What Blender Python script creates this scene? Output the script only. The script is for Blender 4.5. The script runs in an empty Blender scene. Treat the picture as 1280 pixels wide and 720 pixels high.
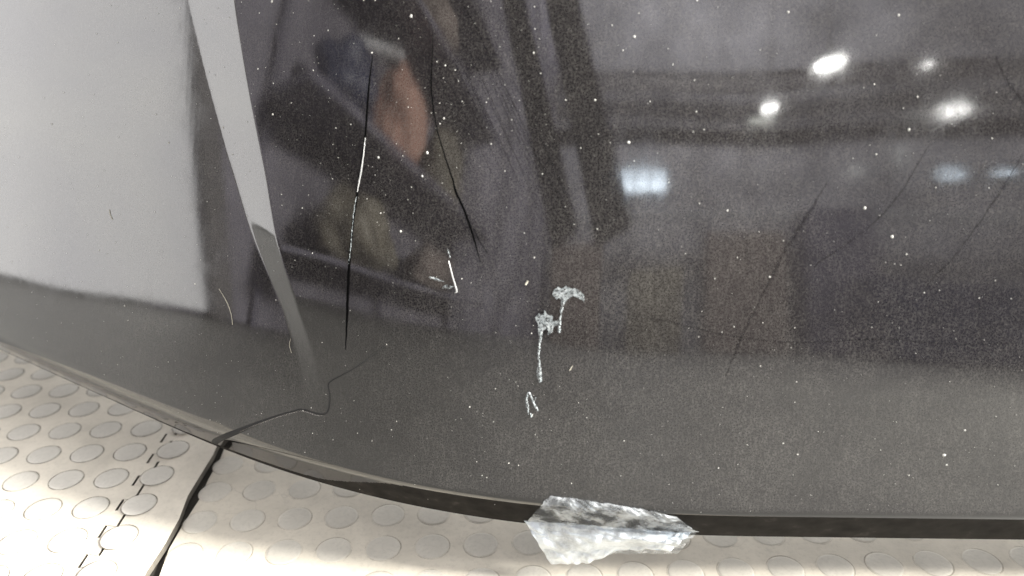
import bpy, bmesh, math, random
import numpy as np
from mathutils import Vector, Matrix
from mathutils.bvhtree import BVHTree
R = math.radians
rnd = random.Random(7)

# ------------------------------------------------------------------ camera
sc = bpy.context.scene
col = sc.collection
CAM = Vector((0, 0, .42)); PITCH = math.atan(396/930); F = 930.0
cd = bpy.data.cameras.new('camera'); cam = bpy.data.objects.new('camera', cd); col.objects.link(cam)
cam.location = CAM; cam.rotation_euler = (math.pi/2 - PITCH, 0, 0)
cd.sensor_width = 36; cd.lens = 36*F/1280; cd.clip_start = .01; cd.clip_end = 200
cd.dof.use_dof = True; cd.dof.focus_distance = .55; cd.dof.aperture_fstop = 4.4
sc.camera = cam
# ------------------------------------------------------------------ world, lights, exposure
w = bpy.data.worlds.new('World'); sc.world = w; w.use_nodes = True
bg = w.node_tree.nodes['Background']; bg.inputs['Color'].default_value = (1.0, .99, .98, 1); bg.inputs['Strength'].default_value = 1.9
ld = bpy.data.lights.new('ceiling_lamp_light', 'AREA'); ld.shape = 'RECTANGLE'; ld.size = .85; ld.size_y = .6
ld.energy = 1500; ld.color = (1.0, .98, .93)
lo = bpy.data.objects.new('ceiling_lamp_light', ld); col.objects.link(lo)
lo.location = (4.3, -.62, 2.3); lo.rotation_euler = (Vector((0, .4, 0)) - lo.location).to_track_quat('-Z', 'Y').to_euler()
ld2 = bpy.data.lights.new('wall_fill_light', 'AREA'); ld2.shape = 'RECTANGLE'; ld2.size = 6; ld2.size_y = 2; ld2.energy = 1800; ld2.color = (.97, .98, 1)  # unseen fill light, added to brighten the back wall mirrored in the paint
lo2 = bpy.data.objects.new('wall_fill_light', ld2); col.objects.link(lo2); lo2.location = (1.5, -5.2, 7.5)
lo2.rotation_euler = (R(-62), 0, 0)
vs = sc.view_settings; vs.view_transform = 'Standard'; vs.look = 'None'; vs.exposure = .12; vs.gamma = 1; vs.use_curve_mapping = False
sc.cycles.max_bounces = 6; sc.cycles.caustics_reflective = False; sc.cycles.caustics_refractive = False

# ------------------------------------------------------------------ helpers
def tag(o, label=None, cat=None, group=None, kind=None):
    for k, v in (('label', label), ('category', cat), ('group', group), ('kind', kind)):
        if v: o[k] = v
    return o
def empty(name, loc=(0, 0, 0)):
    o = bpy.data.objects.new(name, None); col.objects.link(o); o.location = loc; o.empty_display_size = .05
    return o
def link(name, me, mat, parent=None, smooth=False):
    if mat and not me.materials: me.materials.append(mat)
    o = bpy.data.objects.new(name, me); col.objects.link(o)
    if parent is not None:
        o.parent = parent; o.matrix_parent_inverse = Matrix.Translation(parent.location).inverted()
    if smooth: me.shade_smooth()
    return o
def mesh(name, vs_, fs, mat, parent=None, smooth=False):
    me = bpy.data.meshes.new(name); me.from_pydata([tuple(v) for v in vs_], [], fs); me.update()
    return link(name, me, mat, parent, smooth)
def box(name, c, s, mat, parent=None, bev=.0, rot=None):
    bm = bmesh.new(); bmesh.ops.create_cube(bm, size=1)
    bmesh.ops.scale(bm, vec=s, verts=bm.verts)
    if bev: bmesh.ops.bevel(bm, geom=bm.edges[:], offset=bev, segments=2, affect='EDGES')
    if rot: bmesh.ops.rotate(bm, cent=(0, 0, 0), matrix=rot, verts=bm.verts)
    bmesh.ops.translate(bm, vec=c, verts=bm.verts)
    me = bpy.data.meshes.new(name); bm.to_mesh(me); bm.free()
    return link(name, me, mat, parent)

class NT:
    def __init__(s, name):
        s.m = bpy.data.materials.new(name); s.m.use_nodes = True
        s.t = s.m.node_tree; s.n = s.t.nodes; s.l = s.t.links
        s.b = s.n['Principled BSDF']; s.out = s.n['Material Output']
    def node(s, typ, **kw):
        n = s.n.new(typ)
        for k, v in kw.items():
            if k.startswith('i_'):
                n.inputs[k[2:].replace('_', ' ')].default_value = v
            else: setattr(n, k, v)
        return n
    def coord(s, scale=(1, 1, 1)):
        tc = s.node('ShaderNodeTexCoord'); mp = s.node('ShaderNodeMapping'); mp.inputs['Scale'].default_value = scale
        s.l.new(tc.outputs['Object'], mp.inputs['Vector']); return mp.outputs['Vector']
    def noise(s, scale, detail=4, rough=.6, vec=None, dist=0):
        n = s.node('ShaderNodeTexNoise'); n.inputs['Scale'].default_value = scale; n.inputs['Detail'].default_value = detail
        n.inputs['Roughness'].default_value = rough; n.inputs['Distortion'].default_value = dist
        s.l.new(vec if vec is not None else s.coord(), n.inputs['Vector']); return n.outputs['Fac']
    def ramp(s, fac, stops):
        r = s.node('ShaderNodeValToRGB'); e = r.color_ramp.elements
        while len(e) < len(stops): e.new(.5)
        for q, (p, c) in zip(e, stops):
            q.position = p; q.color = (c, c, c, 1) if not hasattr(c, '__len__') else (*c, 1)
        s.l.new(fac, r.inputs['Fac']); return r.outputs['Color']
    def math(s, op, a, b=None, clamp=False):
        n = s.node('ShaderNodeMath', operation=op, use_clamp=clamp)
        for i, v in enumerate((a, b)):
            if v is None: continue
            if isinstance(v, (int, float)): n.inputs[i].default_value = v
            else: s.l.new(v, n.inputs[i])
        return n.outputs[0]
    def mix(s, fac, a, b):
        n = s.node('ShaderNodeMix', data_type='RGBA')
        for k, v in ((0, fac), (6, a), (7, b)):
            if isinstance(v, (int, float)): n.inputs[k].default_value = v
            elif isinstance(v, tuple): n.inputs[k].default_value = (*v, 1)
            else: s.l.new(v, n.inputs[k])
        return n.outputs[2]
    def bump(s, h, strength, dist):
        n = s.node('ShaderNodeBump'); n.inputs['Strength'].default_value = strength; n.inputs['Distance'].default_value = dist
        s.l.new(h, n.inputs['Height']); return n.outputs['Normal']
    def set(s, **kw):
        for k, v in kw.items():
            i = s.b.inputs[k.replace('_', ' ')]
            if isinstance(v, (int, float)): i.default_value = v
            elif isinstance(v, tuple): i.default_value = (*v, 1) if len(v) == 3 else v
            else: s.l.new(v, i)
        return s

def plain(name, c, rough=.6, metal=0, var=.25, scale=8):
    t = NT(name); n = t.noise(scale, 5)
    a = tuple(x*(1-var) for x in c); b = tuple(min(1, x*(1+var)) for x in c)
    t.set(Base_Color=t.ramp(n, [(.3, a), (.7, b)]), Roughness=rough, Metallic=metal)
    return t.m
def glow(name, c, s):
    t = NT(name); t.set(Base_Color=(.8, .8, .8), Emission_Color=c, Emission_Strength=s, Roughness=.4); return t.m

# dark grey metallic car paint under clearcoat, with settled dust
def paint(name, base, dustamt=1.0):
    t = NT(name)
    fl = t.node('ShaderNodeTexVoronoi'); fl.inputs['Scale'].default_value = 2600; t.l.new(t.coord(), fl.inputs['Vector'])
    flake = t.ramp(fl.outputs['Color'], [(0, .7), (1, 1.35)])
    bc = t.node('ShaderNodeMix', data_type='RGBA', blend_type='MULTIPLY'); bc.inputs[0].default_value = 1
    bc.inputs[6].default_value = (*base, 1); t.l.new(flake, bc.inputs[7])
    t.set(Base_Color=bc.outputs[2], Metallic=0, Roughness=.5, Specular_IOR_Level=0, Coat_Weight=1.0, Coat_Roughness=.05, Coat_IOR=1.68)
    op = t.noise(55, 2, .5); hi = t.noise(900, 2, .5)
    hh = t.math('ADD', t.math('MULTIPLY', op, 1.0), t.math('MULTIPLY', hi, .02))
    t.l.new(t.bump(hh, .05, .00025), t.b.inputs['Coat Normal'])
    smear = t.math('MULTIPLY', t.ramp(t.noise(16, 6, .7, dist=1.2), [(.35, 0), (.7, 1)]), t.ramp(t.noise(1, 4, .7, vec=t.coord((160, 160, 14))), [(.3, .3), (.7, 1)]))
    t.set(Coat_Roughness=t.math('ADD', t.math('MULTIPLY', smear, .09), .035))
    # dust: a rough pale film, in fine grains, vertical wipe streaks and broad patches
    big = t.ramp(t.noise(9, 6, .7, dist=1.0), [(.32, .35), (.72, 1.5)])
    stre = t.ramp(t.noise(1, 4, .7, vec=t.coord((420, 420, 26))), [(.3, .55), (.75, 1.5)])
    grain = t.ramp(t.noise(900, 4, .9), [(.44, .05), (.62, 2.9)])
    g2 = t.ramp(t.noise(1500, 2, .6), [(.60, 0), (.72, 1)])
    amt = t.math('MULTIPLY', t.math('MULTIPLY', big, stre), grain)
    amt = t.math('ADD', t.math('MULTIPLY', amt, .023*dustamt), t.math('MULTIPLY', g2, .055*dustamt), clamp=True)
    # dust settles where the skin faces up, hardly where it turns under
    ge = t.node('ShaderNodeNewGeometry'); sx = t.node('ShaderNodeSeparateXYZ'); t.l.new(ge.outputs['Normal'], sx.inputs[0])
    mr = t.node('ShaderNodeMapRange'); mr.inputs['From Min'].default_value = -.15; mr.inputs['From Max'].default_value = .22; mr.inputs['To Min'].default_value = .12
    t.l.new(sx.outputs['Z'], mr.inputs['Value']); amt = t.math('MULTIPLY', amt, mr.outputs[0])
    dust = t.node('ShaderNodeBsdfDiffuse'); dust.inputs['Roughness'].default_value = .8
    dust.inputs['Color'].default_value = (.60, .57, .52, 1)
    mx = t.node('ShaderNodeMixShader'); t.l.new(amt, mx.inputs[0]); t.l.new(t.b.outputs[0], mx.inputs[1]); t.l.new(dust.outputs[0], mx.inputs[2])
    t.l.new(mx.outputs[0], t.out.inputs['Surface'])
    return t.m
M = {}
M['paint'] = paint('dark_grey_metallic_paint', (.007, .0062, .0068))
t = NT('black_plastic_trim'); n = t.noise(60, 5, .6)
t.set(Base_Color=t.ramp(n, [(.3, (.008, .007, .006)), (.6, (.020, .018, .016)), (.8, (.06, .055, .048))]), Roughness=.9, Specular_IOR_Level=.08)
t.l.new(t.bump(t.noise(900, 3), .15, .0002), t.b.inputs['Normal']); M['trim'] = t.m

def alpha_mat(name, c, rough, a, nscale=0, lo_=.4, hi_=.6):
    t = NT(name); t.set(Base_Color=c, Roughness=rough, Specular_IOR_Level=0.0)
    tr = t.node('ShaderNodeBsdfTransparent'); mx = t.node('ShaderNodeMixShader')
    if nscale:
        f = t.math('MULTIPLY', t.ramp(t.noise(nscale, 4, .7), [(lo_, 0), (hi_, 1)]), a); t.l.new(f, mx.inputs[0])
    else: mx.inputs[0].default_value = a
    t.l.new(tr.outputs[0], mx.inputs[1]); t.l.new(t.b.outputs[0], mx.inputs[2]); t.l.new(mx.outputs[0], t.out.inputs['Surface'])
    return t.m
M['gap'] = plain('gap_shadow_black', (.006, .006, .006), .9, 0, .1)
M['edge'] = alpha_mat('lit_gap_edge', (.35, .33, .31), .5, .45)  # painted highlight for the lit side of the panel gap
M['groove'] = alpha_mat('scratch_groove_dark', (.003, .003, .003), .9, 1.0)
M['scuff_reflection'] = alpha_mat('faint_scuff_and_reflection', (.006, .006, .007), .9, .34, 500, .3, .65)  # scuffs and wipe streaks, also dark reflections painted on the skin
M['bare'] = plain('bare_bright_scratch', (.27, .27, .265), .35, 0, .2, 400)
M['fibre'] = plain('pale_fibre', (.36, .34, .28), .8, 0, .2, 400)
t = NT('chipped_paint_primer'); n = t.noise(420, 6, .75)
t.set(Base_Color=t.ramp(n, [(.3, (.08, .095, .10)), (.48, (.19, .21, .215)), (.70, (.40, .42, .42))]), Roughness=.7)
t.l.new(t.bump(n, .8, .0006), t.b.inputs['Normal'])
tr = t.node('ShaderNodeBsdfTransparent'); mx = t.node('ShaderNodeMixShader')
t.l.new(t.ramp(t.noise(620, 5, .8), [(.44, .0), (.53, 1)]), mx.inputs[0]); t.l.new(tr.outputs[0], mx.inputs[1]); t.l.new(t.b.outputs[0], mx.inputs[2])
t.l.new(mx.outputs[0], t.out.inputs['Surface']); M['chip'] = t.m
M['speck'] = plain('white_dust_speck', (.36, .355, .33), .9, 0, .45, 120)

# rubber coin mat
def rubber(name, base):
    t = NT(name)
    n1 = t.noise(14, 6, .65, dist=.4); n2 = t.noise(260, 4, .7)
    c = t.ramp(n1, [(.3, tuple(x*.80 for x in base)), (.55, base), (.75, tuple(x*1.1 for x in base))])
    c = t.mix(t.math('MULTIPLY', t.ramp(n2, [(.3, 1), (.5, 0)]), .25), c, tuple(x*.5 for x in base))
    v = t.node('ShaderNodeTexVoronoi', feature='DISTANCE_TO_EDGE'); v.inputs['Scale'].default_value = 11
    wv = t.coord(); wn = t.node('ShaderNodeTexNoise'); wn.inputs['Scale'].default_value = 30; t.l.new(wv, wn.inputs['Vector'])
    mv = t.node('ShaderNodeMix', data_type='RGBA'); mv.inputs[0].default_value = .12; t.l.new(wv, mv.inputs[6]); t.l.new(wn.outputs['Color'], mv.inputs[7])
    t.l.new(mv.outputs[2], v.inputs['Vector'])
    crack = t.math('MULTIPLY', t.ramp(v.outputs['Distance'], [(0, 1), (.012, 0)]), t.ramp(t.noise(7, 3), [(.55, 0), (.66, 1)]))
    c = t.mix(t.math('MULTIPLY', crack, .35), c, tuple(x*.35 for x in base))
    t.set(Base_Color=c, Roughness=.55)
    t.l.new(t.bump(t.math('ADD', n2, n1), .25, .0006), t.b.inputs['Normal'])
    return t.m
M['mat'] = rubber('grey_beige_rubber_mat', (.62, .575, .485))
M['matold'] = rubber('worn_beige_rubber_mat', (.59, .545, .455))
M['stud'] = rubber('scuffed_grey_stud_rubber', (.56, .535, .475)); M['stud2'] = rubber('worn_stud_rubber', (.555, .525, .455))
M['matside'] = plain('dirty_mat_edge', (.09, .08, .065), .9, 0, .4, 60)
M['joint'] = plain('mat_gap_shade', (.03, .026, .02), .95, 0, .4, 80)  # near-black painted for the shade between the mats

# ------------------------------------------------------------------ floor (setting)
t = NT('pale_workshop_concrete'); n = t.noise(1.3, 7, .65)
t.set(Base_Color=t.ramp(n, [(.3, (.20, .198, .182)), (.7, (.30, .295, .27))]), Roughness=.5); M['floor'] = t.m
mesh('floor', [(-14, -14, -.006), (14, -14, -.006), (14, 9, -.006), (-14, 9, -.006)], [(0, 1, 2, 3)], M['floor'])['kind'] = 'structure'

# ------------------------------------------------------------------ mats
YAW = R(3.0)
U = Vector((math.cos(YAW), math.sin(YAW))); V = Vector((-math.sin(YAW), math.cos(YAW)))
O2 = Vector((-.3604, .5490))            # a stud centre of the left mat
def uv(p): d = Vector(p) - O2; return d.dot(U), d.dot(V)
def W(u, v, z=0): p = O2 + U*u + V*v; return Vector((p.x, p.y, z))
PITCHS = .0396
def slab(name, outline, z0, z1, mat, parent, curl=None, sidemat=None):
    bm = bmesh.new()
    vs_ = [bm.verts.new(W(u, v, z1)) for u, v in outline]
    f = bm.faces.new(vs_)
    if f.normal.z < 0: f.normal_flip()
    bm.normal_update()
    res = bmesh.ops.extrude_face_region(bm, geom=[f])
    nv = [g for g in res['geom'] if isinstance(g, bmesh.types.BMVert)]
    for q in nv: q.co.z = z0
    bmesh.ops.triangulate(bm, faces=[q for q in bm.faces if len(q.verts) > 4])
    bmesh.ops.recalc_face_normals(bm, faces=bm.faces)
    if curl:
        for q in bm.verts: q.co.z += curl(*uv(q.co.xy))
    me = bpy.data.meshes.new(name); me.materials.append(mat)
    if sidemat:
        me.materials.append(sidemat)
        for q in bm.faces:
            if abs(q.normal.z) < .6: q.material_index = 1
    bm.to_mesh(me); bm.free()
    return link(name, me, mat, parent)
def stud_mesh(r):
    # raised coin with a sunk ring round it
    n = 28; prof = [(0, .0005), (r*.86, .0005), (r*.95, .0004), (r, -.0001)]
    v, f = [(0, 0, prof[0][1])], []
    for rr, z in prof[1:]:
        for k in range(n): a = 2*math.pi*k/n; v.append((rr*math.cos(a), rr*math.sin(a), z))
    for k in range(n): f.append((0, 1+k, 1+(k+1) % n))
    for j in range(2):
        for k in range(n):
            a, b = 1+j*n+k, 1+j*n+(k+1) % n; f.append((a, a+n, b+n, b))
    me = bpy.data.meshes.new('stud'); me.from_pydata(v, [], f); me.update(); me.shade_smooth(); return me
def ring_mesh(r):
    n = 28; v, f = [], []
    for rr, z in ((r*.99, .00025), (r*1.065, .00025)):
        for k in range(n): a = 2*math.pi*k/n; v.append((rr*math.cos(a), rr*math.sin(a), z))
    for k in range(n): f.append((k, k+n, (k+1) % n+n, (k+1) % n))
    me = bpy.data.meshes.new('ring'); me.from_pydata(v, [], f); me.update(); return me
t = NT('grime_round_studs'); 
t.set(Base_Color=(.13, .115, .09), Roughness=.9)
tr = t.node('ShaderNodeBsdfTransparent'); mx = t.node('ShaderNodeMixShader')
t.l.new(t.math('MULTIPLY', t.ramp(t.noise(70, 4, .6), [(.35, .25), (.62, 1)]), .8), mx.inputs[0])
t.l.new(tr.outputs[0], mx.inputs[1]); t.l.new(t.b.outputs[0], mx.inputs[2]); t.l.new(mx.outputs[0], t.out.inputs['Surface'])
M['grime'] = t.m
SR = .0138
stud_a = stud_mesh(SR); stud_a.materials.append(M['stud'])
stud_b = stud_mesh(SR); stud_b.materials.append(M['stud2'])
ring = ring_mesh(SR); ring.materials.append(M['grime'])
M['grime2'] = alpha_mat('faint_grime_round_studs', (.20, .18, .15), .9, .32, 25, .42, .62)
ring2 = ring_mesh(SR); ring2.materials.append(M['grime2'])
def put_studs(parent, pts, me, z, curl=None, ring=ring):
    for (u, v) in pts:
        for nm, m_ in (('stud', me), ('stud_groove', ring)):
            o = bpy.data.objects.new(nm, m_); col.objects.link(o); o.parent = parent
            p = W(u, v, z + (curl(u, v) if curl else 0)); o.location = p - parent.location
            o.rotation_euler.z = rnd.random()*6
            if nm == 'stud': last = o
            else: o.parent = parent
JU = uv((-.3345, .5826))[0]; EU = uv((-.2783, .5245))[0]
# dovetail joint between left mat and its edge strip
def joint_line(off, v0, v1):
    p = []; per = .0330; v = v0
    pts = [(-.0, .10), (.0052, .02), (.0052, .58), (-.0052, .50)]
    k = 0
    while v < v1:
        p += [(JU-.0045+off, v), (JU-.0045+off, v+per*.46), (JU+.0050+off, v+per*.38), (JU+.0050+off, v+per*1.08)]
        v += per; k += 1
    return p
G = .0011
jl = joint_line(-G, -.21, .50); jr = joint_line(G, -.21, .50)
ZT = .0    # left mat top
curl_strip = lambda u, v: max(0, (u-JU-.02)/(EU-JU-.02))**1.5*.004 if u > JU+.02 else 0
root = empty('rubber_mat', W(-.3, 0, -.006))
tag(root, 'beige coin-studded rubber floor mat at far left, with a toothed interlocking right edge', 'floor mat', 'interlocking rubber floor mats')
slab('mat_sheet', [(-.27, -.21)] + jl + [(-.27, .50)], -.006, ZT, M['mat'], root, None, M['matside'])
pts = [(i*PITCHS, j*PITCHS) for i in range(-6, 1) for j in range(-4, 8)]
put_studs(root, pts, stud_a, ZT)
root = empty('rubber_edge_strip', W(JU+.03, 0, -.006))
tag(root, 'narrow studded rubber strip locked to the left mat, its lifted edge along the black gap', 'floor mat', 'interlocking rubber floor mats')
n_ = 24; edge = [(EU + .0012*math.sin(i*1.7) + .0008*math.sin(i*4.1), -.21+.71*(1-i/n_)) for i in range(n_+1)]
slab('mat_sheet', jr + edge, -.006, ZT, M['mat'], root, lambda u, v: .0035 if u > EU-.01 else 0, M['matside'])
put_studs(root, [(PITCHS*1.02, j*PITCHS) for j in range(-4, 8)], stud_a, ZT, lambda u, v: .0014)
gap_shade = box('gap_strip', (0, 0, 0), (.02, .68, .001), M['joint'])  # dark strip painting the shade in the gap
gap_shade.name = 'joint_shade'; tag(gap_shade, 'black strip painted as shade in the gap between the edge strip and the right-hand mat', 'gap_shade', kind='stuff')
gap_shade.location = W(EU+.001, .14, -.0052); gap_shade.rotation_euler.z = YAW
root = empty('rubber_mat', W(.5, 0, -.006))
tag(root, 'worn pale studded rubber mat to the right of the black gap, under the clear film', 'floor mat', 'interlocking rubber floor mats')
RU = EU + .0055
e2 = [(RU + .0012*math.sin(i*2.3+1) + (.0016*math.sin(i*1.1)), -.21 + .71*i/n_) for i in range(n_+1)]
slab('mat_sheet', e2 + [(1.6, .50), (1.6, -.21)], -.006, ZT-.0015, M['matold'], root, None, M['matside'])
ou, ov = uv((-.2206, .4952))
pts = [(ou + i*.0388, ov + j*.0388) for i in range(-1, 26) for j in range(-3, 6)]
put_studs(root, pts, stud_b, ZT-.0015-.0002, None, ring2)

# ------------------------------------------------------------------ bumper surface
def sstep(a, b, x):
    t_ = np.clip((x-a)/(b-a), 0, 1); return t_*t_*(3-2*t_)
XS = np.linspace(-1.0, .9, 3801)
AL = np.radians(1.0 + 30.0*(1-sstep(-.33, .20, XS)) + 6*sstep(.45, .9, XS)*0)
YE = np.concatenate([[0], np.cumsum(-np.tan((AL[1:]+AL[:-1])/2)*np.diff(XS))])
YE += .4318 - np.interp(-.0451, XS, YE)
ZS = np.linspace(.04, .75, 1421)
def xcrease(z): return np.interp(z, [.04, .10, .137, .171, .203, .249, .291, .352, .402, .5, .75], [-.118, -.122, -.1305, -.138, -.1505, -.169, -.180, -.2005, -.2158, -.234, -.26])
ks = np.hanning(81); ks /= ks.sum()
zc_ = np.linspace(-.2, 1.0, 2401); xc_ = np.convolve(np.pad(xcrease(zc_), 40, 'edge'), ks, 'valid')
def xcr(z): return np.interp(z, zc_, xc_)
X0 = -.17
ZB = .06
u1 = np.concatenate([np.linspace(-.80, -.24, 221)[:-1], np.linspace(-.24, X0, 60)[:-1], np.linspace(X0, -.08, 61)[:-1], np.linspace(-.08, .62, 281)])
z1 = np.concatenate([np.linspace(ZB, .14, 81)[:-1], np.linspace(.14, .62, 220)])
UU, ZZ = np.meshgrid(u1, z1)
XX = UU + (xcr(ZZ)-X0)*np.exp(-((UU-X0)/.13)**2)
alpha = np.interp(XX, XS, AL); ye = np.interp(XX, XS, YE)
# profile: elevation angle of the normal by height, integrated upward
zfine = np.arange(ZB, .7, .0005)
def profile(xarr):
    left = 1-sstep(-.42, -.12, xarr)
    zc = .0935 + .024*(1-sstep(-.6, -.2, xarr)); wd = .0045 + .014*(1-sstep(-.45, -.05, xarr))**1.2
    lowang = -28.0 - 10*left
    out = []
    zz = zfine[None, :]
    up = 12.5 + 13.0*np.clip(zz-.10, 0, 1)*1.0
    ph = lowang[:, None] + (up-lowang[:, None])*sstep((zc-wd)[:, None], (zc+wd)[:, None], zz)
    ph = np.radians(ph)
    b = np.cumsum(np.tan(ph), axis=1)*.0005
    return b
xt = np.linspace(-1, .9, 381); BT = profile(xt)
ix = (XX-xt[0])/(xt[1]-xt[0]); i0 = np.clip(ix.astype(int), 0, len(xt)-2); fx = ix-i0
iz = np.clip((ZZ-ZB)/.0005, 0, len(zfine)-2); j0 = iz.astype(int); fz = iz-j0
b = (BT[i0, j0]*(1-fx)+BT[i0+1, j0]*fx)*(1-fz) + (BT[i0, j0+1]*(1-fx)+BT[i0+1, j0+1]*fx)*fz
# character line: a flank that turns outwards up to a crisp ridge, then falls back gently
q = XX - xcr(ZZ)
wst = np.interp(ZZ, [.06, .15, .20, .24, .30, .40, .62], [.010, .014, .016, .023, .034, .044, .056])
h0 = .0058*sstep(.12, .25, ZZ)
hq = np.where(q < 0, h0*np.clip(1+q/wst, 0, 1)**1.06, h0*np.clip(1-q/.45, 0, 1)**2)
# slow unevenness of a thin plastic skin
un = .0004*np.sin(XX*19+ZZ*7)*np.sin(ZZ*23+1) + .0002*np.sin(XX*41+2)*np.sin(ZZ*15+XX*9)
b2 = b - hq + un*sstep(.09, .16, ZZ)*.5*sstep(-.22, -.1, XX)
PX = XX + np.sin(alpha)*b2; PY = ye + np.cos(alpha)*b2
nz, nx = XX.shape
co = np.stack([PX, PY, ZZ], -1).reshape(-1, 3)
ii = np.arange(nz*nx).reshape(nz, nx)
quads = np.stack([ii[:-1, :-1], ii[:-1, 1:], ii[1:, 1:], ii[1:, :-1]], -1)      # normal towards -Y
def np_mesh(name, co, quads, mat, parent):
    me = bpy.data.meshes.new(name)
    quads = quads.reshape(-1, 4); used = np.unique(quads); rm = np.zeros(len(co), int); rm[used] = np.arange(len(used))
    co = co[used]; quads = rm[quads]
    me.vertices.add(len(co)); me.vertices.foreach_set('co', co.astype(np.float32).ravel())
    me.loops.add(quads.size); me.loops.foreach_set('vertex_index', quads.astype(np.int32).ravel())
    me.polygons.add(len(quads)); me.polygons.foreach_set('loop_start', np.arange(0, quads.size, 4, dtype=np.int32))
    me.update(calc_edges=True); me.validate()
    return link(name, me, mat, parent, True)
bumper = empty('car_bumper', (-.05, .45, 0))
tag(bumper, 'dusty dark grey metallic car bumper corner with scratches and chipped paint, above the studded mats', 'bumper')
ZT_ =   .066 + .023*sstep(-.155, -.07, XX) + .0015*sstep(-.095, .1, XX)
low = (ZZ < ZT_)[:-1, :-1]
body = np_mesh('painted_skin', co, quads[~low], M['paint'], bumper)
np_mesh('lower_lip', co, quads[low], M['trim'], bumper)['label'] = 'matt black lower lip'
bvh = BVHTree.FromPolygons([Vector(c) for c in co[::1].tolist()], quads.reshape(-1, 4)[:, :].tolist())
# underside: turns inwards below the lower edge
nu = 8; vs_, fs = [], []
cols_ = list(range(0, nx, 3)); 
for k in range(nu):
    for c_ in cols_:
        a_ = alpha[0, c_]; inn = [0, .0012, .003, .006, .012, .03, .07, .12][k]; dz = [0, -.0010, -.0016, -.002, -.002, .001, .006, .012][k]
        vs_.append((PX[0, c_]+math.sin(a_)*inn, PY[0, c_]+math.cos(a_)*inn, ZB+dz))
nc = len(cols_)
for k in range(nu-1):
    for c_ in range(nc-1):
        fs.append((k*nc+c_, (k+1)*nc+c_, (k+1)*nc+c_+1, k*nc+c_+1))
mesh('lower_flange', vs_, fs, M['trim'], bumper, True)

# rays from the picture onto the built skin (used to measure where the marks are)
def ray(x, y):
    a, b_ = (x-640)/F, (360-y)/F
    return Vector((a, math.cos(PITCH)+b_*math.sin(PITCH), -math.sin(PITCH)+b_*math.cos(PITCH))).normalized()
def hit(x, y):
    loc, nor, _, _ = bvh.ray_cast(CAM, ray(x, y))
    if loc is None: return None
    if nor.y > 0: nor = -nor
    return loc, nor
def spline(pts, n=8):
    out = []
    P = [pts[0]] + list(pts) + [pts[-1]]
    for i in range(1, len(P)-2):
        for k in range(n):
            t_ = k/n; r = []
            for d in range(len(P[i])):
                p0, p1, p2, p3 = P[i-1][d], P[i][d], P[i+1][d], P[i+2][d]
                r.append(.5*((2*p1)+(-p0+p2)*t_+(2*p0-5*p1+4*p2-p3)*t_*t_+(-p0+3*p1-3*p2+p3)*t_**3))
            out.append(tuple(r))
    out.append(tuple(pts[-1])); return out
def ribbon(name, pts, mat, parent, off=.00025, n=8, jit=0., label=None, crown=.0):
    """pts: (x, y, width in picture pixels)"""
    S = spline(pts, n); L = []
    for x, y, wd in S:
        h = hit(x+rnd.uniform(-jit, jit), y+rnd.uniform(-jit, jit)*.4)
        if h: L.append((h[0], h[1], max(.05, wd*(1+rnd.uniform(-jit, jit)*.3))*.00058))
    vs_, fs = [], []
    for i, (p, nn, wd) in enumerate(L):
        d = (L[min(i+1, len(L)-1)][0] - L[max(i-1, 0)][0])
        if d.length < 1e-7: d = Vector((0, 0, 1))
        s = d.normalized().cross(nn).normalized()
        vs_ += [p+nn*(off*.4)-s*wd/2, p+nn*(off+crown), p+nn*(off*.4)+s*wd/2]
        if i: k = 3*i; fs += [(k-3, k, k+1, k-2), (k-2, k+1, k+2, k-1)]
    o = mesh(name, vs_, fs, mat, parent)
    if label: o['label'] = label
    return o

# panel gap
ribbon('panel_gap', [(268, 554, 10), (274, 549, 9), (300, 538, 6.5), (322, 529, 4.5), (345, 520, 2.0), (366, 514, 1.8), (379, 512, 1.8), (396, 517, 1.9), (407, 517, 2.0), (411, 509, 2.2), (412, 495, 2.0), (411, 479, 1.8), (425, 470, 1.6), (440, 462, 1.3), (462, 447, .9), (482, 432, .5)], M['gap'], bumper, .0004, 10)
ribbon('gap_highlight', [(300, 539.6, .6), (322, 530.4, .9), (345, 522.2, .9), (366, 516, .8), (379, 514, .7), (396, 519, .9), (404, 519.6, .6)], M['edge'], bumper, .0005, 10)  # lit lower edge of the gap, painted as a pale ribbon
# long scratches, and reflections painted as ribbons
ribbon('scratch', [(466, 70, .7), (462, 100, 1.9), (459, 135, 2.4), (457, 165, 2.3), (452, 205, 2.8), (446, 245, 2.6), (440, 290, 2.8), (436, 340, 3.3), (434, 390, 3), (432, 437, 1.0)], M['groove'], bumper, .0003, 10, .25, 'long near-vertical dark gouge with a bright bare stretch in its middle')
ribbon('scratch_edge', [(457, 172, .4), (455, 190, 1.3), (452, 212, 1.9), (449, 228, 1.6), (447, 240, .7)], M['bare'], bumper, .0006, 10, .25)
ribbon('scratch_edge', [(446, 246, .3), (443, 262, .7), (440, 290, .6), (439, 308, .7), (436, 330, .3)], M['chip'], bumper, .0006, 10, .5)
ribbon('scratch', [(541, 40, .5), (540, 80, 1.1), (539, 105, 1.5), (541, 130, 1.3), (546, 160, 1.2), (556, 195, 1.4), (566, 225, 1.8), (570, 240, 2.5), (580, 262, 2.4), (590, 290, 2.2), (597, 315, 1.2), (601, 328, .5)], M['groove'], bumper, .0003, 10, .3, 'thin curved dark scratch to the right of the long gouge')
ribbon('scratch', [(590, 282, .4), (600, 302, .9), (611, 318, .4)], M['groove'], bumper, .0003, 8, .2)
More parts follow.
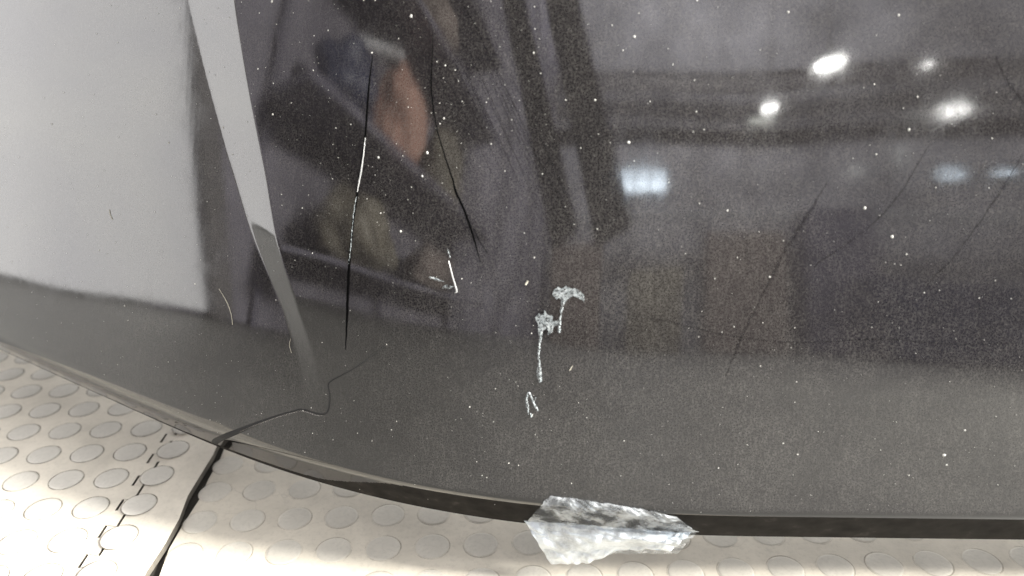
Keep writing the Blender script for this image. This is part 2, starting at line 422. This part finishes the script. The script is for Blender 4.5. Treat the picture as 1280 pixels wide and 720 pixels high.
ribbon('scratch', [(574, 0, .6), (592, 28, 1.2), (612, 70, 1.2), (640, 135, 1.3), (662, 180, 1.5), (688, 226, 1.3), (708, 265, .8), (716, 285, .4)], M['scuff_reflection'], bumper, .0003, 10, .5, 'faint long diagonal scuffed line')
ribbon('scratch', [(600, 70, .4), (628, 130, 1.0), (656, 192, .9), (684, 250, .4)], M['scuff_reflection'], bumper, .0003, 10, .5)
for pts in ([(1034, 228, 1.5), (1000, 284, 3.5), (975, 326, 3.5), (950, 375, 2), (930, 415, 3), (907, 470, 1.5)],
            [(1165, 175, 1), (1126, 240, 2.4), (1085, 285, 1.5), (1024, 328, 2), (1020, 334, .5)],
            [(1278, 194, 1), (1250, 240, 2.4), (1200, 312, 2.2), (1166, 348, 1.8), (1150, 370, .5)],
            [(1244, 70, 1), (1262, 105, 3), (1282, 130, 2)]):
    ribbon('reflected_line', pts, M['scuff_reflection'], bumper, .0003, 10, .8)  # reflected struts painted as dark ribbons on the skin
ribbon('reflected_line', [(770, 391, .4), (830, 401, 1.5), (915, 420, 1.6), (1000, 428, 1.2), (1100, 424, 1.6), (1190, 430, 1), (1280, 429, .8)], M['scuff_reflection'], bumper, .0003, 12, .5)  # reflected floor and wall line, painted as a dark ribbon
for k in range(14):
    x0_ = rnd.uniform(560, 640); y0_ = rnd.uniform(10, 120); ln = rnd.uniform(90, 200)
    ribbon('wipe_streak', [(x0_, y0_, .3), (x0_+ln*.20, y0_+ln*.42, rnd.uniform(.6, 1.8)), (x0_+ln*.42, y0_+ln*.9, .3)], M['scuff_reflection'], bumper, .00025, 8, .5)
# pale marks in the middle
ribbon('paint_chip', [(561, 326, .8), (563, 334, 1.4), (566, 346, 1.8), (569, 356, 2.0), (571, 364, 2.2), (569, 366, 1)], M['bare'], bumper, .0006, 6, .15, 'short straight white scratch')
ribbon('paint_chip', [(560, 311, .4), (561, 316, 1.4), (563, 322, .5)], M['chip'], bumper, .0006, 6, .3)
ribbon('paint_chip', [(537, 347, 2), (542, 348, 3.2), (548, 350, 2.6), (555, 352, .6)], M['chip'], bumper, .0006, 6, .3, 'small dash-shaped pale chip')
ribbon('paint_chip', [(553, 360, 1.6), (558, 358, 4), (562, 359, 3.4), (567, 358, .8)], M['chip'], bumper, .0006, 6, .4)

def blob(name, outline, mat, parent, off=.0006, jag=1.2, sub=3, label=None):
    """ragged patch lifted a little off the skin; outline in picture pixels"""
    P = []
    n = len(outline)
    for i in range(n):
        a, b_ = Vector(outline[i]), Vector(outline[(i+1) % n])
        for k in range(sub):
            p = a.lerp(b_, k/sub); P.append((p.x+rnd.uniform(-jag, jag), p.y+rnd.uniform(-jag, jag)))
    bm = bmesh.new(); vv = []
    for x, y in P:
        h = hit(x, y); vv.append(bm.verts.new(h[0]+h[1]*off))
    f = bm.faces.new(vv); bmesh.ops.triangulate(bm, faces=[f])
    ret = bmesh.ops.extrude_face_region(bm, geom=bm.faces[:])
    me = bpy.data.meshes.new(name); 
    hn = hit(*P[0])[1]
    for g in ret['geom']:
        if isinstance(g, bmesh.types.BMVert): g.co -= hn*off*.9
    bmesh.ops.recalc_face_normals(bm, faces=bm.faces)
    bm.to_mesh(me); bm.free()
    o = link(name, me, mat, parent)
    if label: o['label'] = label
    return o
blob('paint_chip', [(690, 367), (693, 363), (697, 358), (702, 361), (707, 357), (713, 361), (719, 360), (725, 364), (730, 370), (730, 377), (724, 373), (717, 370), (710, 373), (707, 378), (702, 377), (700, 372), (695, 374)], M['chip'], bumper, jag=.7, label='umbrella-shaped pale grey patch of chipped paint')
ribbon('paint_chip', [(705, 374, 5), (703, 382, 3.4), (701, 392, 2.2), (700, 402, 2.2), (699, 413, 3.2), (699, 416, 1)], M['chip'], bumper, .0009, 7, .4, 'thin pale stalk below the umbrella-shaped chip')
blob('paint_chip', [(669, 397), (674, 391), (676, 396), (681, 388), (685, 394), (690, 394), (692, 402), (698, 400), (699, 404), (692, 408), (690, 414), (685, 417), (684, 411), (679, 412), (677, 420), (673, 417), (673, 406)], M['chip'], bumper, jag=.8, label='ragged pale grey patch of chipped paint')
ribbon('paint_chip', [(676, 414, 4), (675, 424, 3), (674, 434, 2.4), (673, 444, 2.4), (674, 452, 2.2), (674, 461, 4.5), (674, 468, 6), (675, 474, 5), (675, 478, 1)], M['chip'], bumper, .0009, 7, .6, 'long drip-like pale chip running down from the ragged patch')
ribbon('paint_chip', [(661, 518, .8), (660, 512, 2), (659, 505, 3.5), (658, 498, 3), (661, 491, 2.4), (664, 495, 2.2), (667, 503, 2.6), (670, 509, 3), (672, 513, 1.6)], M['chip'], bumper, .0009, 7, .5, 'small hooked pale chip, lowest of the paint chips')
ribbon('paint_chip', [(663, 516, 1), (664, 519, 2.4), (664, 522, .8)], M['chip'], bumper, .0009, 5, .2)
ribbon('paint_chip', [(670, 496, 1.6), (668, 500, 1.4), (666, 503, 1)], M['chip'], bumper, .0009, 5, .3)
ribbon('paint_chip', [(685, 418, 1.2), (690, 414, 1.8), (690, 408, 1.2)], M['chip'], bumper, .0009, 5, .2)
# fibres and specks
for pts in ([(137, 262, 1.0), (138, 268, 1.6), (141, 275, 1.2)], [(274, 361, .7), (279, 369, 1.1), (284, 378, 1.5), (289, 392, 1.3), (291, 406, 1)], [(364, 423, .6), (362, 432, .9), (365, 441, .6)],
            [(657, 356, 2), (660, 351, 2.4)], [(716, 457, .7), (712, 463, 1.2)]):
    ribbon('fibre', pts, M['fibre'], bumper, .0006, 6, .25)
vs_, fs = [], []
def speck(x, y, r, asp=1.):
    h = hit(x, y)
    if not h: return
    p, nn = h; s = nn.cross(Vector((0, 0, 1))).normalized(); t_ = nn.cross(s)
    k = len(vs_); n = 7 if r > 1 else 5; a0 = rnd.random()*6
    vs_.append(p+nn*.0007)
    for i in range(n):
        a = a0+2*math.pi*i/n; rr = r*.00058*rnd.uniform(.7, 1.2)
        vs_.append(p+nn*.00012+s*math.cos(a)*rr+t_*math.sin(a)*rr*asp)
    for i in range(n): fs.append((k, k+1+i, k+1+(i+1) % n))
big = [(514, 20, 3.2), (340, 2, 3), (793, 46, 2.6), (985, 15, 2.6), (1123, 19, 2.4), (555, 148, 2.4), (534, 191, 3), (528, 220, 2.4), (473, 197, 3), (501, 289, 2.6), (1081, 260, 3.2), (1115, 296, 3.4), (962, 346, 2), (909, 263, 2), (341, 143, 2.4), (744, 125, 2), (667, 66, 2.2), (1180, 569, 3.4), (1183, 581, 2.2), (1206, 538, 2), (65, 155, 2.4), (211, 178, 2.8), (124, 313, 2.4), (134, 317, 1.6), (279, 159, 2.6), (291, 193, 1.8), (156, 382, 2.8), (309, 270, 1.8), (244, 355, 2.2), (379, 513, 1.8), (345, 375, 2), (1136, 162, 3), (1095, 193, 2), (1240, 173, 1.8), (786, 178, 3), (880, 162, 1.6), (465, 66, 2), (668, 322, 1.8), (1155, 366, 1.6), (979, 554, 1.8), (997, 568, 1.8), (898, 585, 1.6), (1133, 318, 2), (1126, 331, 1.6), (1118, 330, 1.4), (1107, 328, 1.2), (636, 579, 1.6), (665, 520, 1.2), (378, 260, 1.6), (352, 243, 1.4), (225, 10, 2), (147, 53, 1.6), (121, 42, 1.4), (420, 160, 1.6), (608, 128, 1.6), (707, 125, 1.6), (614, 180, 1.6)]
for x, y, r in big: speck(x, y, r*.55)
for k in range(1100):
    x, y = rnd.uniform(0, 1280), rnd.uniform(0, 640)
    speck(x, y, .22 + .6*rnd.random()**5, rnd.uniform(.8, 1.6))
for cx, cy, n in ((455, 230, 30), (130, 270, 25), (560, 170, 30), (680, 120, 20), (620, 110, 20), (1130, 320, 12), (940, 320, 25), (980, 500, 12), (790, 240, 20)):
    for k in range(n//2): speck(rnd.gauss(cx, 48), rnd.gauss(cy, 48), .25+.45*rnd.random()**3)
sp = mesh('dust_specks', vs_, fs, M['speck'], bumper); sp['kind'] = 'stuff'

# ------------------------------------------------------------------ film scrap
t = NT('crumpled_clear_film')
n = t.noise(90, 4, .6)
t.set(Base_Color=(.80, .84, .87), Roughness=.22, Specular_IOR_Level=.9, Coat_Weight=.6, Coat_Roughness=.08)
t.l.new(t.bump(t.noise(1, 5, .65, dist=.4, vec=t.coord((50, 50, 170))), .4, .0012), t.b.inputs['Normal'])
tr = t.node('ShaderNodeBsdfTransparent'); tr.inputs['Color'].default_value = (.93, .95, .97, 1)
trl = t.node('ShaderNodeBsdfTranslucent'); trl.inputs['Color'].default_value = (.8, .84, .87, 1)
m1 = t.node('ShaderNodeMixShader'); m1.inputs[0].default_value = .35
t.l.new(t.b.outputs[0], m1.inputs[1]); t.l.new(trl.outputs[0], m1.inputs[2])
mx = t.node('ShaderNodeMixShader'); t.l.new(t.ramp(n, [(.40, .10), (.65, .60)]), mx.inputs[0]); t.l.new(tr.outputs[0], mx.inputs[1]); t.l.new(m1.outputs[0], mx.inputs[2])
t.l.new(mx.outputs[0], t.out.inputs['Surface']); M['film'] = t.m
t = NT('folded_milky_film'); t.set(Base_Color=(.60, .65, .69), Roughness=.3, Specular_IOR_Level=.9)
t.l.new(t.bump(t.noise(1, 5, .65, dist=.4, vec=t.coord((60, 60, 160))), .4, .0014), t.b.inputs['Normal'])
tr = t.node('ShaderNodeBsdfTransparent'); mx = t.node('ShaderNodeMixShader')
t.l.new(t.ramp(t.noise(60, 4, .6), [(.35, .35), (.6, .9)]), mx.inputs[0]); t.l.new(tr.outputs[0], mx.inputs[1]); t.l.new(t.b.outputs[0], mx.inputs[2])
t.l.new(mx.outputs[0], t.out.inputs['Surface']); M['film2'] = t.m
# rows from top (on the skin) over the edge and down to the free end: (z, y-offset from lower edge)
NU, NV = 60, 40
def onplane(x, y, yp):
    r = ray(x, y); t_ = yp/r.y; return CAM + r*t_
def edge_y(X): return float(np.interp(X, XS, YE))
topc = [(688, 619), (712, 621), (745, 626), (785, 632), (818, 638), (846, 644)]
midl = [(656, 650), (700, 652), (750, 656), (800, 660), (845, 664), (873, 663)]
botc = [(689, 705), (712, 704), (735, 703), (766, 692), (800, 692), (847, 692)]
def lerp_curve(c, t_):
    s = t_*(len(c)-1); i = min(int(s), len(c)-2); f_ = s-i
    return c[i][0]*(1-f_)+c[i+1][0]*f_, c[i][1]*(1-f_)+c[i+1][1]*f_
from mathutils import noise as mn
vs_, fs = [], []
for j in range(NV+1):
    v = j/NV
    for i in range(NU+1):
        u = i/NU
        a, m_, c = lerp_curve(topc, u), lerp_curve(midl, u), lerp_curve(botc, u)
        if v < .42: k = v/.42; p = (a[0]*(1-k)+m_[0]*k, a[1]*(1-k)+m_[1]*k)
        else: k = (v-.42)/.58; p = (m_[0]*(1-k)+c[0]*k, m_[1]*(1-k)+c[1]*k)
        edge_r = .9*mn.noise(Vector((u*22, v*18, 7))) if (i in (0, NU) or j in (0, NV)) else 0; p = (p[0]+edge_r*3, p[1]+edge_r*2.2)
        cr = mn.noise(Vector((u*7+v*3, v*5-u*3, 1.3)))*.5 + abs(mn.noise(Vector((u*13-v*8, v*9+u*4, 5))))*.7
        if v < .42:
            h = hit(p[0], min(p[1], 668))
            P = h[0]+h[1]*(.0012+.0035*abs(cr)*(1 if 0 < v else .3)) if h else onplane(p[0], p[1], .404)
        else:
            X = onplane(p[0], p[1], .40).x
            yp = edge_y(X)-.003 + .010*k*k - .004*cr - .006*math.exp(-((k-.35)/.16)**2)*(.4+u)
            P = onplane(p[0], p[1], yp)
        vs_.append(P)
for j in range(NV):
    for i in range(NU):
        k = j*(NU+1)+i; fs.append((k, k+NU+1, k+NU+2, k+1))
film = empty('plastic_film', (.07, .40, .05))
mesh('film_sheet', vs_, fs, M['film'], film, False)
v2, f2 = [], []
js = [j for j in range(NV+1) if j/NV >= .42]
for a_, j in enumerate(js):
    for i in range(NU+1):
        v_ = a_/(len(js)-1)*(.97 - .22*sstep(.35, .75, i/NU) + .10*sstep(.8, 1, i/NU)); jj = js[0]+v_*(NV-js[0]); j1 = min(int(jj), NV-1)
        p = vs_[j1*(NU+1)+i].lerp(vs_[(j1+1)*(NU+1)+i], jj-j1); fold = abs(mn.noise(Vector((i/NU*9, j/NV*6, 9))))
        v2.append(Vector(p)+Vector((0, -.0012-.004*fold*min(1, a_/3), 0)))
for a_ in range(len(js)-1):
    for i in range(NU):
        if i/NU > .93: continue
        k = a_*(NU+1)+i; f2.append((k, k+NU+1, k+NU+2, k+1))
mesh('folded_flap', v2, f2, M['film2'], film, False)
fr = film
tag(fr, 'crumpled scrap of clear plastic film stuck over the lower edge of the bumper', 'plastic film')

# ------------------------------------------------------------------ what the paint mirrors: the workshop behind the camera
M['wall'] = plain('grey_sheet_wall', (.36, .35, .37), .8, 0, .45, .9)
M['steel'] = plain('painted_steel_beam', (.16, .15, .15), .6, .2, .3, 3)
M['dark'] = plain('dark_bar_and_beam', (.012, .011, .011), .6, 0, .3, 3)
M['housing'] = plain('lamp_housing_grey', (.4, .4, .4), .5)
M['lamp'] = glow('lit_lamp_diffuser', (1, 1, .96, 1), 60)
M['win'] = glow('daylit_window_pane', (.75, .88, 1, 1), 15)
t = NT('added_glow_sheet'); n = t.noise(1.6, 4, .6, dist=.8)
t.set(Base_Color=(.45, .45, .46), Emission_Color=t.ramp(n, [(.3, (.80, .79, .83)), (.7, (1, .98, .95))]), Emission_Strength=2.3); M['glow_sheet'] = t.m  # glow added to give the pale reflection on the left face

def tower(name, label, cat, loc, kind=None):
    r_ = empty(name, loc); tag(r_, label, cat, kind=kind); return r_
# back wall of vertical sheets with girts and columns
def wall_run(p0, p1, z0, z1_, n_girts):
    p0, p1 = Vector(p0), Vector(p1); d = p1-p0; L = d.length; a = math.atan2(d.y, d.x); mid = (p0+p1)/2
    rot = Matrix.Rotation(a, 3, 'Z')
    w_ = box('wall', (mid.x, mid.y, (z0+z1_)/2), (L, .12, z1_-z0), M['wall'], None, 0, rot); w_['kind'] = 'structure'
    nrm = Vector((-math.sin(a), math.cos(a)))
    for k in range(n_girts):
        z = z0 + .9 + k*1.25; c = mid + nrm*.13
        g_ = box('wall_girt', (c.x, c.y, z), (L, .12, .09), M['steel'], w_, 0, rot)
    for k in range(int(L/2.8)):
        c = p0 + d.normalized()*(1.2+k*2.8) + nrm*.16
        box('wall_column', (c.x, c.y, (z0+z1_)/2), (.22, .18, z1_-z0), M['steel'] if k % 2 else M['wall'], w_, 0, rot)
    return w_
wall_run((9.5, -10), (-2.5, -10), 0, 9, 6).name = 'wall'
bpy.data.objects['wall'].rotation_euler.z = 0
E0 = None
M['wall2'] = plain('dim_violet_grey_wall', (.27, .255, .295), .85, 0, .5, 1.2)
left = box('wall', (-2.42, -5.0, 4.5), (.12, 9.9, 9), M['wall2']); left['kind'] = 'structure'
left2 = box('wall', (-2.42, 1.7, 5.9), (.12, 3.4, 6.2), M['wall']); left2['kind'] = 'structure'
# glowing panel added in the left wall for the pale reflection
dr = tower('glow_panel', 'added glowing panel left of the bumper, mirrored as the pale area on its left face', 'glow_panel', (-2.3, 1.4, 0))
lean = .30  # edge slanted only to slant its reflection in the paint
pv = [(-.26+.02*lean, .02), (3.15, .02), (3.15, 2.72), (-.26+2.72*lean, 2.72)]
mesh('glowing_panel', [(-2.32, y, z) for y, z in pv]+[(-2.34, y, z) for y, z in pv], [(0, 1, 2, 3), (7, 6, 5, 4), (0, 4, 5, 1), (1, 5, 6, 2), (2, 6, 7, 3), (3, 7, 4, 0)], M['glow_sheet'], dr)
box('added_panel_side_bar', (-2.29, -.305+1.4*lean, 1.4), (.12, .09, 2.9), M['steel'], dr, .01, Matrix.Rotation(-math.atan(lean), 3, 'X'))
box('added_panel_side_bar', (-2.29, 3.2, 1.4), (.12, .09, 2.8), M['steel'], dr, .01)
box('panel_lintel', (-2.29, 1.62, 2.76), (.12, 3.05, .09), M['steel'], dr, .01)
def window(loc, w_, h_, nx_, label):
    x, y, z = loc; r_ = tower('window', label, 'window', loc)
    box('window_frame', (x, y, z+h_/2+.03), (w_+.12, .08, .05), M['steel'], r_); box('window_frame', (x, y, z-h_/2-.03), (w_+.12, .08, .05), M['steel'], r_)
    for s_ in (-1, 1): box('window_frame', (x+s_*(w_/2+.03), y, z), (.05, .08, h_), M['steel'], r_)
    for k in range(nx_):
        box('pane', (x-w_/2+w_*(k+.5)/nx_, y-.02, z), (w_/nx_-.02, .01, h_), M['win'], r_)
    for k in range(1, nx_): box('glazing_bar', (x-w_/2+w_*k/nx_, y+.01, z), (.035, .05, h_), M['steel'], r_)
    box('glazing_bar', (x, y+.012, z+h_*.2), (w_, .04, .04), M['steel'], r_)
window((.20, -9.9, 3.20), 1.25, .40, 3, 'high three-pane window mirrored in the bumper right of the dark bands')
window((6.2, -9.9, 3.3), .34, .18, 1, 'larger of two small windows mirrored at the right of the bumper')
window((6.85, -9.9, 3.32), .25, .13, 1, 'smaller of two small windows mirrored at the right of the bumper')
def lamp(az, D, P, el, r, label, grp='ceiling lamps mirrored in the bumper'):
    x = P[0]-math.sin(R(az))*D; y = P[1]-math.cos(R(az))*D; z = P[2]+D*math.tan(R(el))
    r_ = tower('high_bay_lamp', label, 'lamp', (x, y, z)); r_['group'] = grp
    def disc(nm, prof, m_):
        n = 32; v, f = [], []
        for rr, zz in prof:
            for k in range(n): a = 2*math.pi*k/n; v.append((x+rr*math.cos(a), y+rr*math.sin(a), z+zz))
        for j in range(len(prof)-1):
            for k in range(n): f.append((j*n+k, j*n+(k+1) % n, (j+1)*n+(k+1) % n, (j+1)*n+k))
        f.append(tuple(range(n))); f.append(tuple(range((len(prof)-1)*n, len(prof)*n)))
        return mesh(nm, v, f, m_, r_)
    disc('lamp_diffuser', [(r*.96, 0), (r*.90, -.015)], M['lamp'])
    disc('lamp_housing', [(r, .0), (r*1.02, .03), (r*.6, .10), (r*.35, .14), (r*.3, .24)], M['housing'])
    disc('suspension_rod', [(.012, .24), (.012, 6.0-z)], M['steel'])
lamp(-22.1, 7.0, (.196, .468, .368), 24.0, .15, 'largest and nearest round hall lamp, mirrored at upper right of the bumper')
lamp(-17.4, 8.0, (.161, .462, .345), 21.6, .115, 'hall lamp mirrored left of and below the largest lamp')
lamp(-30.2, 9.2, (.273, .46, .343), 18.6, .13, 'hall lamp mirrored furthest right on the bumper')
lamp(-28.9, 9.5, (.25, .467, .368), 22.3, .05, 'smallest hall lamp mirrored as a point above the right-hand one')
# dark bars added to mirror as slanting dark bands
def dark_bar(p0, p1, w_, label):
    p0, p1 = Vector(p0), Vector(p1); r_ = None
    d = p1-p0; rot = d.to_track_quat('Z', 'Y').to_matrix(); c = (p0+p1)/2
    o = box('mirrored_bar', c, (.05, w_, d.length), M['dark'], None, .02, rot)
    tag(o, label, 'dark_bar', 'added dark bars mirrored in the middle of the bumper'); return o
dark_bar((-1.42, -2.35, 2.75), (-.49, -2.45, .80), .25, 'left added dark bar, mirrored as a slanting dark band')
dark_bar((-.87, -2.35, 2.75), (-.08, -2.5, .82), .31, 'right and broader added dark bar, mirrored as a slanting dark band')
# shelving and boxes along the left wall
M['rack'] = plain('violet_grey_rack_steel', (.17, .16, .20), .7, 0, .3, 4)
M['orange_brown'] = plain('matte_orange_brown', (.56, .34, .27), .8, 0, .15, 4)
M['green'] = plain('olive_metal', (.20, .18, .14), .5, 0, .4, 5)
M['dull'] = plain('dull_brown_cloth', (.24, .20, .18), .85, 0, .4, 5)
M['navy'] = plain('dark_blue_cloth', (.07, .075, .12), .5, 0, .3, 5)
M['pale'] = plain('pale_bar_and_rail', (.6, .6, .62), .5, 0, .2, 5)
sh = tower('storage_rack', 'dark steel storage rack mirrored in the middle left of the bumper', 'rack', (-2.05, -2.0, 0))
for x in (-2.3,):
    for y in (-3.4, -1.9, -.5): box('rack_post', (x, y, 1.2), (.05, .05, 2.4), M['rack'], sh)
for z in (.35, 1.02, 1.75, 2.35): box('shelf', (-2.02, -1.95, z), (.6, 3.0, .04), M['rack'], sh)
def crate(c, s_, m_, label, cat='box', name='storage_box', rz=0):
    r_ = tower(name, label, cat, (c[0], c[1], c[2]-s_[2]/2)); rt = Matrix.Rotation(rz, 3, 'Z')
    box('box_body', c, s_, m_, r_, .01, rt); box('box_lid', (c[0], c[1], c[2]+s_[2]/2+.015), (s_[0]+.02, s_[1]+.02, .03), m_, r_, .006, rt)
def sack(c, s_, m_, label, seed, name='sack'):
    bm = bmesh.new(); bmesh.ops.create_icosphere(bm, subdivisions=4, radius=.5)
    for q_ in bm.verts:
        d = q_.co.normalized(); k = 1 + .35*mn.noise(d*1.6+Vector((seed, 0, 0))) + .12*mn.noise(d*4+Vector((seed, 3, 0)))
        q_.co = Vector((d.x*s_[0]*k*.55, d.y*s_[1]*k*.55, max(-.44*s_[2], d.z*s_[2]*k*.55)))+Vector(c)
    me = bpy.data.meshes.new(name); bm.to_mesh(me); bm.free()
    return tag(link(name, me, m_, None, True), label, 'sack', 'sacks and lump on the rack mirrored in the bumper')
sack((-1.98, -1.62, 1.25), (.42, .50, .48), M['orange_brown'], 'orange-brown lump on the rack, mirrored as the warm patch', 1.0)  # lumpy form that mirrors as the warm patch
sack((-2.0, -.95, 1.20), (.4, .5, .36), M['navy'], 'dark blue sack on the rack beside the orange-brown lump', 2.3)
sack((-2.0, -2.5, 1.24), (.4, .6, .44), M['green'], 'olive sack on the rack behind the orange-brown lump', 3.1)
sack((-1.9, -1.2, .55), (.45, .7, .40), M['green'], 'olive sack on the lowest shelf of the rack, nearest the glowing panel', 4.7)
sack((-1.9, -2.3, .54), (.45, .6, .38), M['dull'], 'brown sack on the lowest shelf of the rack, farthest from the glowing panel', 5.9)
sack((-2.0, -1.9, 1.94), (.45, .7, .36), M['dull'], 'brown sack on the upper shelf of the rack', 7.2)
# steel along the back of the hall
def beam(y, z, h, m_, label, x0=-2.3, x1=9.4):
    r_ = tower('roof_beam', label, 'beam', ((x0+x1)/2, y, z)); L = x1-x0; c = (x0+x1)/2
    box('beam_web', (c, y, z), (L, .03, h), m_, r_); box('beam_flange', (c, y, z+h/2), (L, .16, .03), m_, r_); box('beam_flange', (c, y, z-h/2), (L, .16, .03), m_, r_)
beam(-7.0, 3.02, .16, M['dark'], 'dark steel beam mirrored as a level line below the hall lamps')
beam(-9.3, 2.42, .10, M['pale'], 'thin pale steel rail mirrored as a level line below the windows')
beam(-9.4, 4.9, .30, M['steel'], 'grey steel beam mirrored above the hall lamps')
def locker(x, w_, h_, y, m_, label):
    r_ = tower('cabinet', label, 'cabinet', (x, y, 0)); box('cabinet_body', (x, y, h_/2), (w_, .5, h_), m_, r_, .02)
    n = max(1, int(w_/.6))
    for k in range(n): box('cabinet_door', (x-w_/2+w_*(k+.5)/n, y+.26, h_/2), (w_/n-.05, .03, h_-.1), m_, r_, .01)
locker(6.0, 3.6, 1.25, -8.6, M['navy'], 'low dark blue cabinet mirrored at the right edge of the bumper')
locker(2.6, 1.7, 2.1, -9.3, M['dull'], 'brown cabinet mirrored right of the three-pane window')
locker(4.2, .9, 2.5, -9.3, M['rack'], 'tall violet-grey cabinet mirrored between the windows')
locker(.6, 1.2, 1.5, -9.0, M['green'], 'olive cabinet mirrored beside the dark bars')
locker(-1.3, 1.3, 1.9, -8.8, M['dull'], 'brown cabinet mirrored left of the dark bars')

def board(az, D, P, el, w_, h_, label, m_):  # added glowing strips that mirror as small pale smears
    x = P[0]-math.sin(R(az))*D; y = P[1]-math.cos(R(az))*D; z = P[2]+D*math.tan(R(el))
    r_ = tower('glow_strip', label, 'lamp', (x, y, z)); box('strip_front', (x, y, z), (w_, .05, h_), m_, r_, .005); box('strip_back', (x, y-.06, z), (w_*.9, .06, h_*.7), M['housing'], r_, .004)
M['dim'] = glow('dim_glow_strip', (.95, 1, .85, 1), 5)
M['dim2'] = glow('faint_glow_strip', (.95, 1, .95, 1), 1.6)
board(-16.4, 9.0, (.154, .46, .337), 20.6, .42, .06, 'added short greenish glowing strip mirrored just below the left hall lamp', M['dim'])
board(-28.0, 9.6, (.25, .46, .34), 18.6, .22, .04, 'added faint flat glowing strip mirrored left of the furthest right hall lamp', M['dim2'])
board(-27.0, 10, (.235, .455, .32), 15.8, .07, .34, 'added faint upright glowing strip mirrored between the lamps and the small windows', M['dim2'])
board(-24.0, 10, (.215, .455, .32), 15.0, .10, .16, 'added small pale upright glowing strip mirrored below the largest hall lamp', M['dim2'])

pr = box('pale_bar', (-1.98, -1.25, 1.50), (.05, .62, .05), M['pale'], None, .015, Matrix.Rotation(R(-16), 3, 'X'))  # bar added only to mirror as a pale streak
tag(pr, 'short pale bar added over the rack, mirrored as a pale streak beside the long scratch', 'pale_bar')
